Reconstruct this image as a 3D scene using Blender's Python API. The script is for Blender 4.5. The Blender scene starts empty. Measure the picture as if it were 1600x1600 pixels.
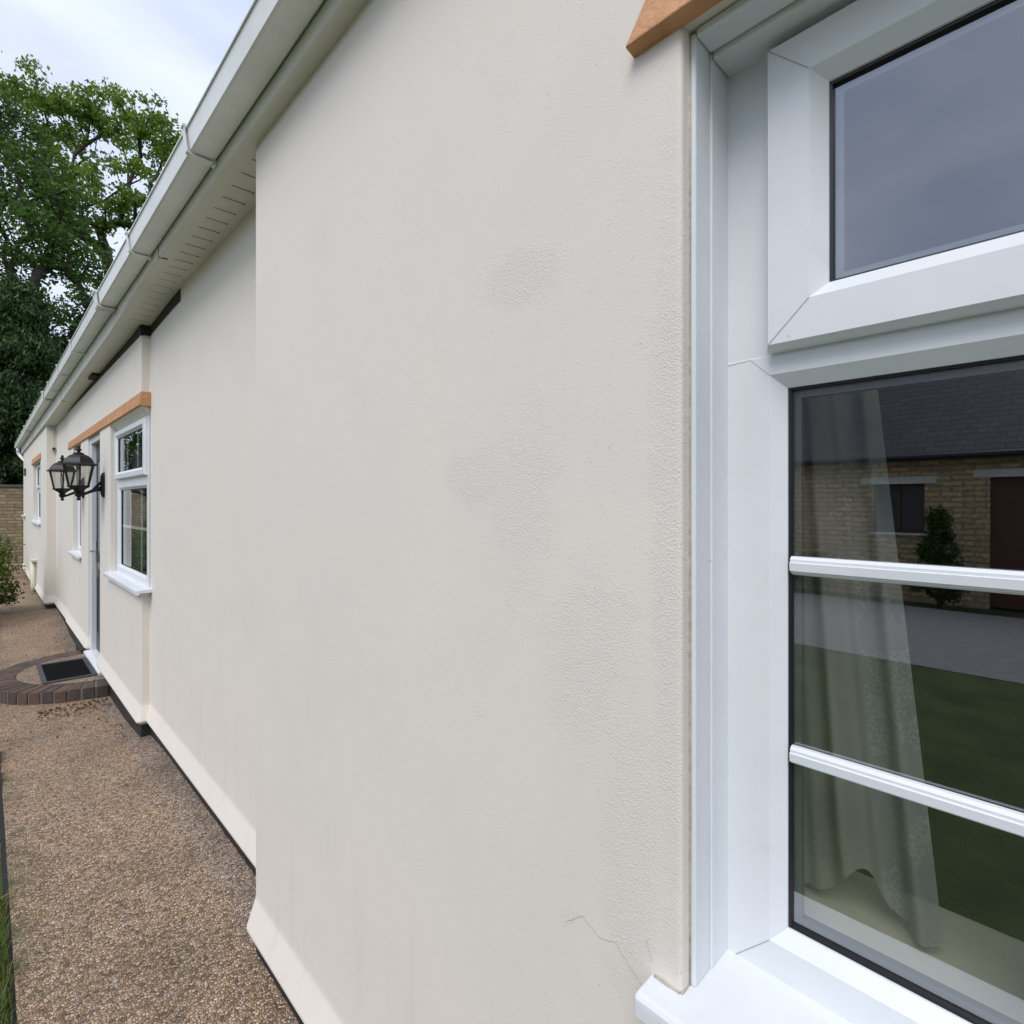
import bpy, bmesh, math, random
import numpy as np
from mathutils import Vector, Matrix
R = math.radians
random.seed(7); rng = np.random.default_rng(11)
sc = bpy.context.scene
C = sc.collection

# ------------------------------------------------------------------ camera
cam = bpy.data.cameras.new('camera'); camo = bpy.data.objects.new('camera', cam); C.objects.link(camo)
camo.location = (0, 0, 1.6); camo.rotation_euler = (R(90), 0, -math.atan2(826, 860))
cam.sensor_width = 36; cam.lens = 36*860/1600; cam.shift_y = -15/1600
cam.clip_start = 0.02; cam.clip_end = 2000
sc.camera = camo

# ------------------------------------------------------------------ world, sun, exposure
SUN_EL, SUN_AZ = 52, 0
W = bpy.data.worlds.new('World'); sc.world = W; W.use_nodes = True
nt = W.node_tree; nt.nodes.clear()
def N(nt, t, **kw):
    n = nt.nodes.new(t)
    for k, v in kw.items():
        if k == 'ins':
            for a, b in v.items(): n.inputs[a].default_value = b
        else: setattr(n, k, v)
    return n
sky = N(nt, 'ShaderNodeTexSky'); sky.sky_type = 'NISHITA'; sky.sun_disc = False
sun_dir = Vector((-0.62, -0.30, 0.0)).normalized()          # horizontal direction towards the sun
sky.sun_elevation = R(SUN_EL); sky.sun_rotation = math.atan2(sun_dir.x, sun_dir.y)
tc = N(nt, 'ShaderNodeTexCoord')
mp = N(nt, 'ShaderNodeMapping'); mp.inputs['Scale'].default_value = (1, 1, 2.2)
nz = N(nt, 'ShaderNodeTexNoise', ins={'Scale': 2.3, 'Detail': 6, 'Roughness': .5, 'Distortion': .3})
rp = N(nt, 'ShaderNodeValToRGB')
rp.color_ramp.elements[0].position = .32; rp.color_ramp.elements[0].color = (4.5, 5.2, 7.1, 1)
rp.color_ramp.elements[1].position = .66; rp.color_ramp.elements[1].color = (7.0, 7.5, 8.8, 1)
mx = N(nt, 'ShaderNodeMix', data_type='RGBA'); mx.inputs[0].default_value = .88
bg = N(nt, 'ShaderNodeBackground'); bg.inputs[1].default_value = .10
wo = N(nt, 'ShaderNodeOutputWorld')
L = nt.links.new
L(tc.outputs['Generated'], mp.inputs[0]); L(mp.outputs[0], nz.inputs['Vector']); L(nz.outputs['Fac'], rp.inputs[0])
L(sky.outputs[0], mx.inputs[6]); L(rp.outputs[0], mx.inputs[7]); L(mx.outputs[2], bg.inputs[0]); L(bg.outputs[0], wo.inputs[0])

sl = bpy.data.lights.new('sun', 'SUN'); sl.energy = 1.5; sl.angle = R(35); sl.color = (1, .965, .91)
so = bpy.data.objects.new('sun', sl); C.objects.link(so)
ce = math.cos(R(SUN_EL)); sd = Vector((sun_dir.x*ce, sun_dir.y*ce, math.sin(R(SUN_EL))))
so.rotation_euler = sd.to_track_quat('Z', 'Y').to_euler()
sc.view_settings.view_transform = 'Standard'; sc.view_settings.look = 'None'
sc.view_settings.exposure = 0.57; sc.view_settings.gamma = 1

# ------------------------------------------------------------------ materials
def mat(name, col=(.5, .5, .5), rough=.6, metal=0, spec=None):
    m = bpy.data.materials.new(name); m.use_nodes = True
    b = m.node_tree.nodes['Principled BSDF']
    b.inputs['Base Color'].default_value = (*col, 1); b.inputs['Roughness'].default_value = rough
    b.inputs['Metallic'].default_value = metal
    if spec is not None: b.inputs['Specular IOR Level'].default_value = spec
    return m, m.node_tree, b
def ramp(nt, pts):
    r = N(nt, 'ShaderNodeValToRGB'); e = r.color_ramp.elements
    e[0].position, e[0].color = pts[0][0], (*pts[0][1], 1); e[1].position, e[1].color = pts[-1][0], (*pts[-1][1], 1)
    for p, c in pts[1:-1]:
        x = e.new(p); x.color = (*c, 1)
    return r
def noise(nt, scale, detail=3, rough=.5, vec=None, dist=0):
    n = N(nt, 'ShaderNodeTexNoise', ins={'Scale': scale, 'Detail': detail, 'Roughness': rough, 'Distortion': dist})
    if vec is not None: nt.links.new(vec, n.inputs['Vector'])
    return n
def objco(nt):
    return N(nt, 'ShaderNodeTexCoord').outputs['Object']
def math_(nt, op, a, b=None, clamp=False):
    n = N(nt, 'ShaderNodeMath', operation=op); n.use_clamp = clamp
    for i, v in enumerate((a, b)):
        if v is None: continue
        if isinstance(v, (int, float)): n.inputs[i].default_value = v
        else: nt.links.new(v, n.inputs[i])
    return n.outputs[0]
def bump(nt, b, h, dist=.002, strength=1):
    n = N(nt, 'ShaderNodeBump'); n.inputs['Distance'].default_value = dist; n.inputs['Strength'].default_value = strength
    nt.links.new(h, n.inputs['Height']); nt.links.new(n.outputs[0], b.inputs['Normal']); return n

def mat_noisy(name, c1, c2, rough=.6, scale=6, metal=0, bscale=None, bdist=.001, spec=None):
    m, nt, b = mat(name, c1, rough, metal, spec); o = objco(nt)
    n = noise(nt, scale, 5, .6, o); r = ramp(nt, [(.3, c1), (.7, c2)])
    nt.links.new(n.outputs['Fac'], r.inputs[0]); nt.links.new(r.outputs[0], b.inputs['Base Color'])
    if bscale: bump(nt, b, noise(nt, bscale, 4, .6, o).outputs['Fac'], bdist)
    return m

def mat_render():
    m, nt, b = mat('painted_render', rough=.72, spec=.35); o = objco(nt); L = nt.links.new
    # colour: cream masonry paint with very faint clouding, faint grime lower down
    n = noise(nt, 2.4, 7, .6, o, .4); r = ramp(nt, [(.3, (.722, .674, .613)), (.5, (.742, .690, .624)), (.7, (.755, .698, .628))])
    L(n.outputs['Fac'], r.inputs[0])
    # vertical faint streaks of grime
    mp = N(nt, 'ShaderNodeMapping'); mp.inputs['Scale'].default_value = (9, 9, .7); L(o, mp.inputs[0])
    ns = noise(nt, 1.3, 5, .6, mp.outputs[0]); rs = ramp(nt, [(.55, (0, 0, 0)), (.8, (1, 1, 1))]); L(ns.outputs['Fac'], rs.inputs[0])
    sp = N(nt, 'ShaderNodeSeparateXYZ'); L(o, sp.inputs[0])
    low = N(nt, 'ShaderNodeMapRange'); low.inputs[1].default_value = 1.3; low.inputs[2].default_value = .2
    L(sp.outputs[2], low.inputs[0])
    g = math_(nt, 'MULTIPLY', rs.outputs[0], low.outputs[0]); g = math_(nt, 'MULTIPLY', g, .22)
    mx = N(nt, 'ShaderNodeMix', data_type='RGBA'); L(g, mx.inputs[0]); L(r.outputs[0], mx.inputs[6]); mx.inputs[7].default_value = (.40, .39, .35, 1)
    # rough patches where the old coat shows (fixed places on the near pier + noise)
    def blob(c, s):
        vm = N(nt, 'ShaderNodeVectorMath', operation='SUBTRACT'); L(o, vm.inputs[0]); vm.inputs[1].default_value = c
        vd = N(nt, 'ShaderNodeVectorMath', operation='DIVIDE'); L(vm.outputs[0], vd.inputs[0]); vd.inputs[1].default_value = s
        ln = N(nt, 'ShaderNodeVectorMath', operation='LENGTH'); L(vd.outputs[0], ln.inputs[0])
        return math_(nt, 'SUBTRACT', 1, ln.outputs['Value'], True)
    k = blob((.7, .69, 1.60), (.3, .11, .24))
    for c, s in (((.7, .72, 2.01), (.3, .17, .075)), ((.7, .40, 1.5), (.3, .05, .8)), ((.7, .84, 1.66), (.3, .13, .08)),
                 ((.7, .55, 1.35), (.3, .14, .22)), ((.7, .47, 1.1), (.3, .08, .3))):
        k = math_(nt, 'MAXIMUM', k, blob(c, s))
    np_ = noise(nt, 7, 9, .78, o, .2)
    k2 = math_(nt, 'MULTIPLY', k, 1.15); k2 = math_(nt, 'ADD', k2, math_(nt, 'MULTIPLY', math_(nt, 'SUBTRACT', np_.outputs['Fac'], .46), 2.2))
    k2 = math_(nt, 'MINIMUM', math_(nt, 'MAXIMUM', k2, .26), .80)
    grain = noise(nt, 380, 4, .7, o)
    v = N(nt, 'ShaderNodeTexVoronoi', ins={'Scale': 330}); L(o, v.inputs['Vector'])
    gg = math_(nt, 'ADD', grain.outputs['Fac'], math_(nt, 'MULTIPLY', v.outputs['Distance'], .5))
    h = math_(nt, 'MULTIPLY', gg, k2)
    # gentle trowel undulation
    und = noise(nt, 5, 2, .5, o); h = math_(nt, 'ADD', h, math_(nt, 'MULTIPLY', und.outputs['Fac'], 1.1))
    # sparse pin holes
    v2 = N(nt, 'ShaderNodeTexVoronoi', ins={'Scale': 46}); L(o, v2.inputs['Vector'])
    pit = math_(nt, 'LESS_THAN', v2.outputs['Distance'], math_(nt, 'MULTIPLY', np_.outputs['Fac'], .11))
    h = math_(nt, 'SUBTRACT', h, math_(nt, 'MULTIPLY', pit, .7))
    bump(nt, b, h, .0018, .75)
    mx2 = N(nt, 'ShaderNodeMix', data_type='RGBA'); L(math_(nt, 'MULTIPLY', pit, .35), mx2.inputs[0]); L(mx.outputs[2], mx2.inputs[6]); mx2.inputs[7].default_value = (.25, .23, .2, 1)
    L(mx2.outputs[2], b.inputs['Base Color'])
    return m
M = {}
M['render'] = mat_render()
def mat_upvc():
    m, nt, b = mat('white_plastic', rough=.34); o = objco(nt); L = nt.links.new
    n = noise(nt, 5, 6, .65, o); r = ramp(nt, [(.3, (.675, .705, .73)), (.6, (.72, .745, .77)), (.8, (.735, .76, .78))]); L(n.outputs['Fac'], r.inputs[0])
    v = N(nt, 'ShaderNodeTexVoronoi', ins={'Scale': 26}); L(o, v.inputs['Vector']); sc_ = N(nt, 'ShaderNodeSeparateColor'); L(v.outputs['Color'], sc_.inputs[0])
    k = math_(nt, 'MULTIPLY', math_(nt, 'LESS_THAN', v.outputs['Distance'], .045), math_(nt, 'GREATER_THAN', sc_.outputs[0], .55))
    ns = noise(nt, 3.5, 8, .75, o, 1.2); k2 = math_(nt, 'MULTIPLY', math_(nt, 'SUBTRACT', ns.outputs['Fac'], .60, True), 1.6, True)
    k = math_(nt, 'MAXIMUM', math_(nt, 'MULTIPLY', k, .55), k2)
    x = N(nt, 'ShaderNodeMix', data_type='RGBA'); L(k, x.inputs[0]); L(r.outputs[0], x.inputs[6]); x.inputs[7].default_value = (.40, .38, .33, 1); L(x.outputs[2], b.inputs['Base Color'])
    rr = N(nt, 'ShaderNodeMapRange'); rr.inputs[3].default_value = .26; rr.inputs[4].default_value = .46; L(ns.outputs['Fac'], rr.inputs[0]); L(rr.outputs[0], b.inputs['Roughness'])
    bump(nt, b, noise(nt, 14, 3, .5, o).outputs['Fac'], .0006, .6); return m
M['upvc'] = mat_upvc()
M['upvc_old'] = mat_noisy('weathered_white_plastic', (.70, .715, .69), (.80, .81, .80), .4, 5)
M['soffit'] = mat_noisy('soffit_plastic', (.60, .595, .52), (.68, .67, .60), .5, 2.5)
M['line'] = mat('seam_line', (.36, .37, .38), .7)[0]
M['slot'] = mat('vent_slot', (.05, .05, .045), .8)[0]
M['black'] = mat_noisy('black_paint', (.012, .012, .013), (.02, .02, .021), .6, 20, bscale=90, bdist=.002)
M['gasket'] = mat('rubber_gasket', (.012, .012, .016), .4)[0]
M['spacer'] = mat('spacer_bar', (.14, .155, .16), .35, .5)[0]
M['terra'] = mat_noisy('terracotta_paint', (.40, .20, .095), (.60, .31, .15), .7, 9, bscale=45, bdist=.005)
M['timber'] = mat_noisy('black_timber', (.008, .006, .006), (.016, .012, .011), .8, 20)
M['iron'] = mat_noisy('black_cast_iron', (.006, .006, .007), (.013, .013, .014), .42, 40, spec=.3, bscale=120, bdist=.0006)
M['cream'] = mat_noisy('cream_painted_plastic', (.60, .58, .46), (.68, .65, .52), .5, 8)
M['rubber'] = mat_noisy('rubber_mat', (.006, .006, .007), (.010, .010, .011), .95, 80, bscale=300, bdist=.004, spec=.1)
M['wood'] = mat_noisy('interior_board', (.55, .52, .45), (.62, .59, .52), .5, 4)
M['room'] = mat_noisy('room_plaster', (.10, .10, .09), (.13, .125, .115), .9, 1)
M['door_dark'] = mat_noisy('dark_door_skin', (.018, .022, .028), (.025, .03, .036), .35, 10)
M['chrome'] = mat('chrome', (.7, .7, .7), .2, 1)[0]

def mat_glass(name, ior=2.0, tint=(.72, .80, .77), rough=0.0):
    m = bpy.data.materials.new(name); m.use_nodes = True; nt = m.node_tree; nt.nodes.clear()
    t = N(nt, 'ShaderNodeBsdfTransparent'); t.inputs[0].default_value = (*tint, 1)
    g = N(nt, 'ShaderNodeBsdfGlossy'); g.inputs['Roughness'].default_value = rough; g.inputs['Color'].default_value = (.93, .96, 1, 1)
    lw = N(nt, 'ShaderNodeLayerWeight'); lw.inputs[0].default_value = .5; r0 = ((ior-1)/(ior+1))**2
    p5 = math_(nt, 'POWER', lw.outputs['Facing'], 5); fo = math_(nt, 'ADD', math_(nt, 'MULTIPLY', p5, 1-r0), r0)
    o = objco(nt); n = noise(nt, 2.2, 1, .5, o); bp = N(nt, 'ShaderNodeBump'); bp.inputs['Distance'].default_value = .0006
    nt.links.new(n.outputs['Fac'], bp.inputs['Height']); nt.links.new(bp.outputs[0], g.inputs['Normal'])
    x = N(nt, 'ShaderNodeMixShader'); out = N(nt, 'ShaderNodeOutputMaterial')
    nt.links.new(fo, x.inputs[0]); nt.links.new(t.outputs[0], x.inputs[1]); nt.links.new(g.outputs[0], x.inputs[2]); nt.links.new(x.outputs[0], out.inputs[0])
    return m
M['glass'] = mat_glass('window_glass', 2.85, (.88, .92, .90))
M['lantern_glass'] = mat_glass('lantern_glass', 1.5, (.82, .82, .80), .12)

def mat_curtain(name, col, alpha, pat=.25, ps=110):
    m = bpy.data.materials.new(name); m.use_nodes = True; nt = m.node_tree; nt.nodes.clear(); o = objco(nt)
    d = N(nt, 'ShaderNodeBsdfDiffuse'); d.inputs[0].default_value = (*col, 1)
    tl = N(nt, 'ShaderNodeBsdfTranslucent'); tl.inputs[0].default_value = (*col, 1)
    tr = N(nt, 'ShaderNodeBsdfTransparent')
    a = N(nt, 'ShaderNodeMixShader'); a.inputs[0].default_value = .4
    nt.links.new(d.outputs[0], a.inputs[1]); nt.links.new(tl.outputs[0], a.inputs[2])
    x = N(nt, 'ShaderNodeMixShader')
    v = N(nt, 'ShaderNodeTexVoronoi', ins={'Scale': ps}); nt.links.new(o, v.inputs['Vector'])
    n = noise(nt, 7, 3, .6, o)
    k = math_(nt, 'MULTIPLY', math_(nt, 'GREATER_THAN', v.outputs['Distance'], .5), math_(nt, 'GREATER_THAN', n.outputs['Fac'], .52))
    k = math_(nt, 'ADD', math_(nt, 'MULTIPLY', k, pat), alpha, True)
    nt.links.new(k, x.inputs[0]); nt.links.new(tr.outputs[0], x.inputs[1]); nt.links.new(a.outputs[0], x.inputs[2])
    out = N(nt, 'ShaderNodeOutputMaterial'); nt.links.new(x.outputs[0], out.inputs[0]); return m
M['net'] = mat_curtain('net_fabric', (.50, .475, .46), .78, .03)
M['lace'] = mat_curtain('lace_fabric', (.50, .51, .50), .70, .16, 190)

def mat_aggregate():
    m, nt, b = mat('resin_aggregate', rough=.55); o = objco(nt); L = nt.links.new
    nd = noise(nt, 60, 2, .5, o)
    mixv = N(nt, 'ShaderNodeMix', data_type='VECTOR'); mixv.inputs[0].default_value = .012; L(o, mixv.inputs[4]); L(nd.outputs['Color'], mixv.inputs[5])
    vv = mixv.outputs[1]
    v = N(nt, 'ShaderNodeTexVoronoi', ins={'Scale': 112, 'Randomness': 1}); L(vv, v.inputs['Vector'])
    sp = N(nt, 'ShaderNodeSeparateColor'); L(v.outputs['Color'], sp.inputs[0])
    r = ramp(nt, [(0, (.12, .08, .055)), (.18, (.26, .165, .095)), (.4, (.40, .275, .165)), (.6, (.50, .36, .225)), (.8, (.62, .46, .30)), (.93, (.40, .35, .30)), (1, (.72, .60, .46))])
    L(sp.outputs[0], r.inputs[0])
    e = N(nt, 'ShaderNodeTexVoronoi', feature='DISTANCE_TO_EDGE', ins={'Scale': 112, 'Randomness': 1}); L(vv, e.inputs['Vector'])
    ed = N(nt, 'ShaderNodeMapRange'); ed.inputs[1].default_value = .0; ed.inputs[2].default_value = .16; L(e.outputs['Distance'], ed.inputs[0])
    mx = N(nt, 'ShaderNodeMix', data_type='RGBA'); L(ed.outputs[0], mx.inputs[0]); mx.inputs[6].default_value = (.12, .085, .06, 1); L(r.outputs[0], mx.inputs[7])
    n2 = noise(nt, 1.7, 6, .65, o); r2 = ramp(nt, [(.33, (.66, .66, .68)), (.5, (.95, .92, .93)), (.68, (1.12, 1.04, 1.02))]); L(n2.outputs['Fac'], r2.inputs[0])
    mm = N(nt, 'ShaderNodeMix', data_type='RGBA', blend_type='MULTIPLY'); mm.inputs[0].default_value = 1; L(mx.outputs[2], mm.inputs[6]); L(r2.outputs[0], mm.inputs[7])
    # greenish moss patches near the lawn edge
    sx = N(nt, 'ShaderNodeSeparateXYZ'); L(o, sx.inputs[0])
    ex = N(nt, 'ShaderNodeMapRange'); ex.inputs[1].default_value = .20; ex.inputs[2].default_value = .06; L(sx.outputs[0], ex.inputs[0])
    n3 = noise(nt, 5, 5, .7, o); k = math_(nt, 'MULTIPLY', ex.outputs[0], math_(nt, 'MULTIPLY', math_(nt, 'SUBTRACT', n3.outputs['Fac'], .48, True), 5, True))
    mg = N(nt, 'ShaderNodeMix', data_type='RGBA'); L(k, mg.inputs[0]); L(mm.outputs[2], mg.inputs[6]); mg.inputs[7].default_value = (.05, .075, .02, 1)
    gx_ = N(nt, 'ShaderNodeMapRange'); gx_.inputs[1].default_value = .66; gx_.inputs[2].default_value = .74; L(sx.outputs[0], gx_.inputs[0])
    hs_ = N(nt, 'ShaderNodeHueSaturation'); hs_.inputs['Saturation'].default_value = .45; hs_.inputs['Value'].default_value = .92; L(mg.outputs[2], hs_.inputs['Color'])
    mw = N(nt, 'ShaderNodeMix', data_type='RGBA'); L(math_(nt, 'MULTIPLY', gx_.outputs[0], .4), mw.inputs[0]); L(mg.outputs[2], mw.inputs[6]); L(hs_.outputs[0], mw.inputs[7])
    L(mw.outputs[2], b.inputs['Base Color'])
    hs = math_(nt, 'ADD', math_(nt, 'POWER', e.outputs['Distance'], .5), math_(nt, 'MULTIPLY', sp.outputs[1], .5))
    bump(nt, b, hs, .006, 1)
    rr = N(nt, 'ShaderNodeMapRange'); rr.inputs[3].default_value = .5; rr.inputs[4].default_value = .9; L(sp.outputs[2], rr.inputs[0]); L(rr.outputs[0], b.inputs['Roughness'])
    return m
M['aggregate'] = mat_aggregate()
M['lawn'] = mat_noisy('lawn_soil', (.04, .07, .016), (.105, .15, .04), .95, 2.2, bscale=60, bdist=.03)
M['asphalt'] = mat_noisy('drive_surface', (.22, .21, .20), (.30, .29, .275), .9, 8, bscale=150, bdist=.004)

def mat_brick(name, c1, c2, mortar, bw, rh, msize=.010, vertical='x', rough=.85, slate=False):
    m, nt, b = mat(name, rough=rough); o = objco(nt); L = nt.links.new
    s = N(nt, 'ShaderNodeSeparateXYZ'); L(o, s.inputs[0]); c = N(nt, 'ShaderNodeCombineXYZ')
    L(s.outputs[0 if vertical == 'x' else 1], c.inputs[0]); L(s.outputs[2], c.inputs[1])
    nd = noise(nt, 5, 3, .6, o); mv = N(nt, 'ShaderNodeMix', data_type='VECTOR'); mv.inputs[0].default_value = .02 if vertical == 'x' or slate else .06; L(c.outputs[0], mv.inputs[4]); L(nd.outputs['Color'], mv.inputs[5])
    t = N(nt, 'ShaderNodeTexBrick', ins={'Scale': 1, 'Brick Width': bw, 'Row Height': rh, 'Mortar Size': msize, 'Mortar Smooth': .3, 'Bias': 0})
    t.inputs['Color1'].default_value = (*c1, 1); t.inputs['Color2'].default_value = (*c2, 1); t.inputs['Mortar'].default_value = (*mortar, 1)
    L(mv.outputs[1], t.inputs['Vector'])
    n = noise(nt, 12, 5, .7, o); r = ramp(nt, [(.3, (.55, .55, .55)), (.7, (1.25, 1.2, 1.1))]); L(n.outputs['Fac'], r.inputs[0])
    mm = N(nt, 'ShaderNodeMix', data_type='RGBA', blend_type='MULTIPLY'); mm.inputs[0].default_value = 1; L(t.outputs['Color'], mm.inputs[6]); L(r.outputs[0], mm.inputs[7])
    L(mm.outputs[2], b.inputs['Base Color'])
    h = math_(nt, 'SUBTRACT', math_(nt, 'MULTIPLY', n.outputs['Fac'], .4), t.outputs['Fac']); bump(nt, b, h, .008)
    return m
M['garden_wall'] = mat_brick('buff_walling', (.52, .40, .25), (.32, .24, .15), (.22, .18, .13), .30, .085, .009)
M['stone_house'] = mat_brick('rubble_stone', (.85, .66, .38), (.60, .46, .26), (.42, .35, .24), .27, .085, .016, 'y')
M['slate'] = mat_brick('slate_roofing', (.055, .06, .065), (.085, .09, .095), (.02, .02, .022), .25, .10, .008, 'y', .6, True)
M['tile'] = mat_brick('roof_tiles', (.16, .13, .11), (.10, .09, .08), (.03, .03, .03), .17, .11, .008, 'y')
M['step_brick'] = mat_noisy('old_step_brick', (.075, .05, .04), (.15, .10, .075), .85, 18, bscale=90, bdist=.005)
M['mortar'] = mat_noisy('step_mortar', (.12, .105, .09), (.18, .16, .14), .95, 40, bscale=150, bdist=.003)

def mat_leaf(name, cols, trans=.35, rough=.5):
    m = bpy.data.materials.new(name); m.use_nodes = True; nt = m.node_tree; nt.nodes.clear(); L = nt.links.new
    g = N(nt, 'ShaderNodeNewGeometry'); o = objco(nt); n = noise(nt, .55, 3, .6, o)
    k = math_(nt, 'ADD', math_(nt, 'MULTIPLY', g.outputs['Random Per Island'], .45), math_(nt, 'MULTIPLY', n.outputs['Fac'], .6))
    r = ramp(nt, [(i/(len(cols)-1)*.7+.15, c) for i, c in enumerate(cols)]); L(k, r.inputs[0])
    p = N(nt, 'ShaderNodeBsdfPrincipled'); p.inputs['Roughness'].default_value = rough; p.inputs['Specular IOR Level'].default_value = .35; L(r.outputs[0], p.inputs['Base Color'])
    t = N(nt, 'ShaderNodeBsdfTranslucent'); L(r.outputs[0], t.inputs[0])
    x = N(nt, 'ShaderNodeMixShader'); x.inputs[0].default_value = trans; L(p.outputs[0], x.inputs[1]); L(t.outputs[0], x.inputs[2])
    out = N(nt, 'ShaderNodeOutputMaterial'); L(x.outputs[0], out.inputs[0]); return m
M['oak_leaf'] = mat_leaf('oak_leaves', [(.075, .145, .02), (.14, .24, .028), (.27, .39, .05)], .5)
M['dark_leaf'] = mat_leaf('dark_broad_leaves', [(.03, .07, .013), (.06, .13, .02), (.12, .21, .03)], .4)
M['conifer_leaf'] = mat_leaf('conifer_sprays', [(.008, .02, .007), (.03, .07, .016), (.085, .15, .035)], .22)
M['shrub_leaf'] = mat_leaf('shrub_leaves', [(.04, .08, .012), (.09, .14, .02), (.19, .21, .03)], .35)
M['grass'] = mat_leaf('grass_blades', [(.045, .085, .014), (.09, .13, .025), (.19, .21, .07)], .35)
M['straw'] = mat('dry_straw', (.45, .33, .19), .7)[0]
M['litter'] = mat_leaf('dead_leaves', [(.05, .03, .018), (.09, .055, .03), (.17, .11, .06)], .1, .8)
M['bark'] = mat_noisy('bark', (.035, .028, .022), (.075, .06, .048), .9, 9, bscale=25, bdist=.02)

# ------------------------------------------------------------------ mesh helpers
class MB:
    def __init__(s): s.v = []; s.f = []; s.m = []
    def add(s, vs, fs, mi=0):
        k = len(s.v); s.v += [tuple(p) for p in vs]; s.f += [tuple(i+k for i in f) for f in fs]; s.m += [mi]*len(fs)
    def quad(s, a, b, c, d, mi=0): s.add([a, b, c, d], [(0, 1, 2, 3)], mi)
    def box(s, x0, x1, y0, y1, z0, z1, mi=0):
        s.add([(x0, y0, z0), (x1, y0, z0), (x1, y1, z0), (x0, y1, z0), (x0, y0, z1), (x1, y0, z1), (x1, y1, z1), (x0, y1, z1)],
              [(0, 3, 2, 1), (4, 5, 6, 7), (0, 1, 5, 4), (1, 2, 6, 5), (2, 3, 7, 6), (3, 0, 4, 7)], mi)
    def prism_y(s, prof, y0, y1, mi=0, cap=True):        # closed (x,z) profile run along y
        n = len(prof); vs = [(x, y0, z) for x, z in prof] + [(x, y1, z) for x, z in prof]
        fs = [(i, (i+1) % n, (i+1) % n+n, i+n) for i in range(n)]
        if cap: fs += [tuple(range(n-1, -1, -1)), tuple(range(n, 2*n))]
        s.add(vs, fs, mi)
    def ring(s, y0, y1, z0, z1, prof, mi=0):              # mitred picture frame; prof = [(inset, x)]
        vs = []
        for q in prof:
            w, x = q[:2]; wt = q[2] if len(q) > 2 else w
            vs += [(x, y0+w, z0+w), (x, y1-w, z0+w), (x, y1-w, z1-wt), (x, y0+w, z1-wt)]
        fs = []
        for i in range(len(prof)-1):
            for k in range(4):
                a = i*4+k; b = i*4+(k+1) % 4; fs.append((a, b, b+4, a+4))
        s.add(vs, fs, mi)
    def tube(s, pts, rad, n=8, mi=0, cap=True):
        pts = [Vector(p) for p in pts]; rad = rad if isinstance(rad, (list, tuple)) else [rad]*len(pts); vs = []; fs = []
        up = Vector((0.13, .21, 1)).normalized()
        for i, p in enumerate(pts):
            t = (pts[min(i+1, len(pts)-1)]-pts[max(i-1, 0)]).normalized()
            a = t.cross(up)
            if a.length < .05: a = t.cross(Vector((1, 0, 0)))
            a.normalize(); b = t.cross(a)
            for k in range(n):
                q = 2*math.pi*k/n; vs.append(p+(a*math.cos(q)+b*math.sin(q))*rad[i])
        for i in range(len(pts)-1):
            for k in range(n): fs.append((i*n+k, i*n+(k+1) % n, (i+1)*n+(k+1) % n, (i+1)*n+k))
        if cap: fs += [tuple(range(n-1, -1, -1)), tuple(range((len(pts)-1)*n, len(pts)*n))]
        s.add(vs, fs, mi)
    def lathe(s, prof, n=16, c=(0, 0, 0), rot=0, mi=0, cap=True):   # prof = [(r,z)]
        vs = []; fs = []
        for r, z in prof:
            for k in range(n):
                q = 2*math.pi*k/n+rot; vs.append((c[0]+r*math.cos(q), c[1]+r*math.sin(q), c[2]+z))
        for i in range(len(prof)-1):
            for k in range(n): fs.append((i*n+k, i*n+(k+1) % n, (i+1)*n+(k+1) % n, (i+1)*n+k))
        if cap: fs += [tuple(range(n-1, -1, -1)), tuple(range((len(prof)-1)*n, len(prof)*n))]
        s.add(vs, fs, mi)
def obj(name, mb, mats, parent=None, smooth=False, bevel=0, seg=2):
    me = bpy.data.meshes.new(name); me.from_pydata(mb.v, [], mb.f)
    mats = mats if isinstance(mats, (list, tuple)) else [mats]
    for m in mats: me.materials.append(m)
    me.polygons.foreach_set('material_index', mb.m)
    if smooth: me.polygons.foreach_set('use_smooth', [True]*len(mb.f))
    me.update(); o = bpy.data.objects.new(name, me); C.objects.link(o)
    if parent: o.parent = parent
    if bevel:
        b = o.modifiers.new('bevel', 'BEVEL'); b.width = bevel; b.segments = seg; b.limit_method = 'ANGLE'; b.angle_limit = R(40)
    return o
def fixn(o):
    bm = bmesh.new(); bm.from_mesh(o.data); bmesh.ops.remove_doubles(bm, verts=bm.verts, dist=1e-5); bmesh.ops.recalc_face_normals(bm, faces=bm.faces); bm.to_mesh(o.data); bm.free(); return o
def tag(o, label=None, cat=None, group=None, kind=None):
    if label: o['label'] = label
    if cat: o['category'] = cat
    if group: o['group'] = group
    if kind: o['kind'] = kind
    return o
def thing(name, label, cat, loc=(0, 0, 0), group=None):
    o = bpy.data.objects.new(name, None); C.objects.link(o); o.location = loc; return tag(o, label, cat, group)
def smoothstep(a, b, x):
    t = min(max((x-a)/(b-a), 0), 1); return t*t*(3-2*t)

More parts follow.
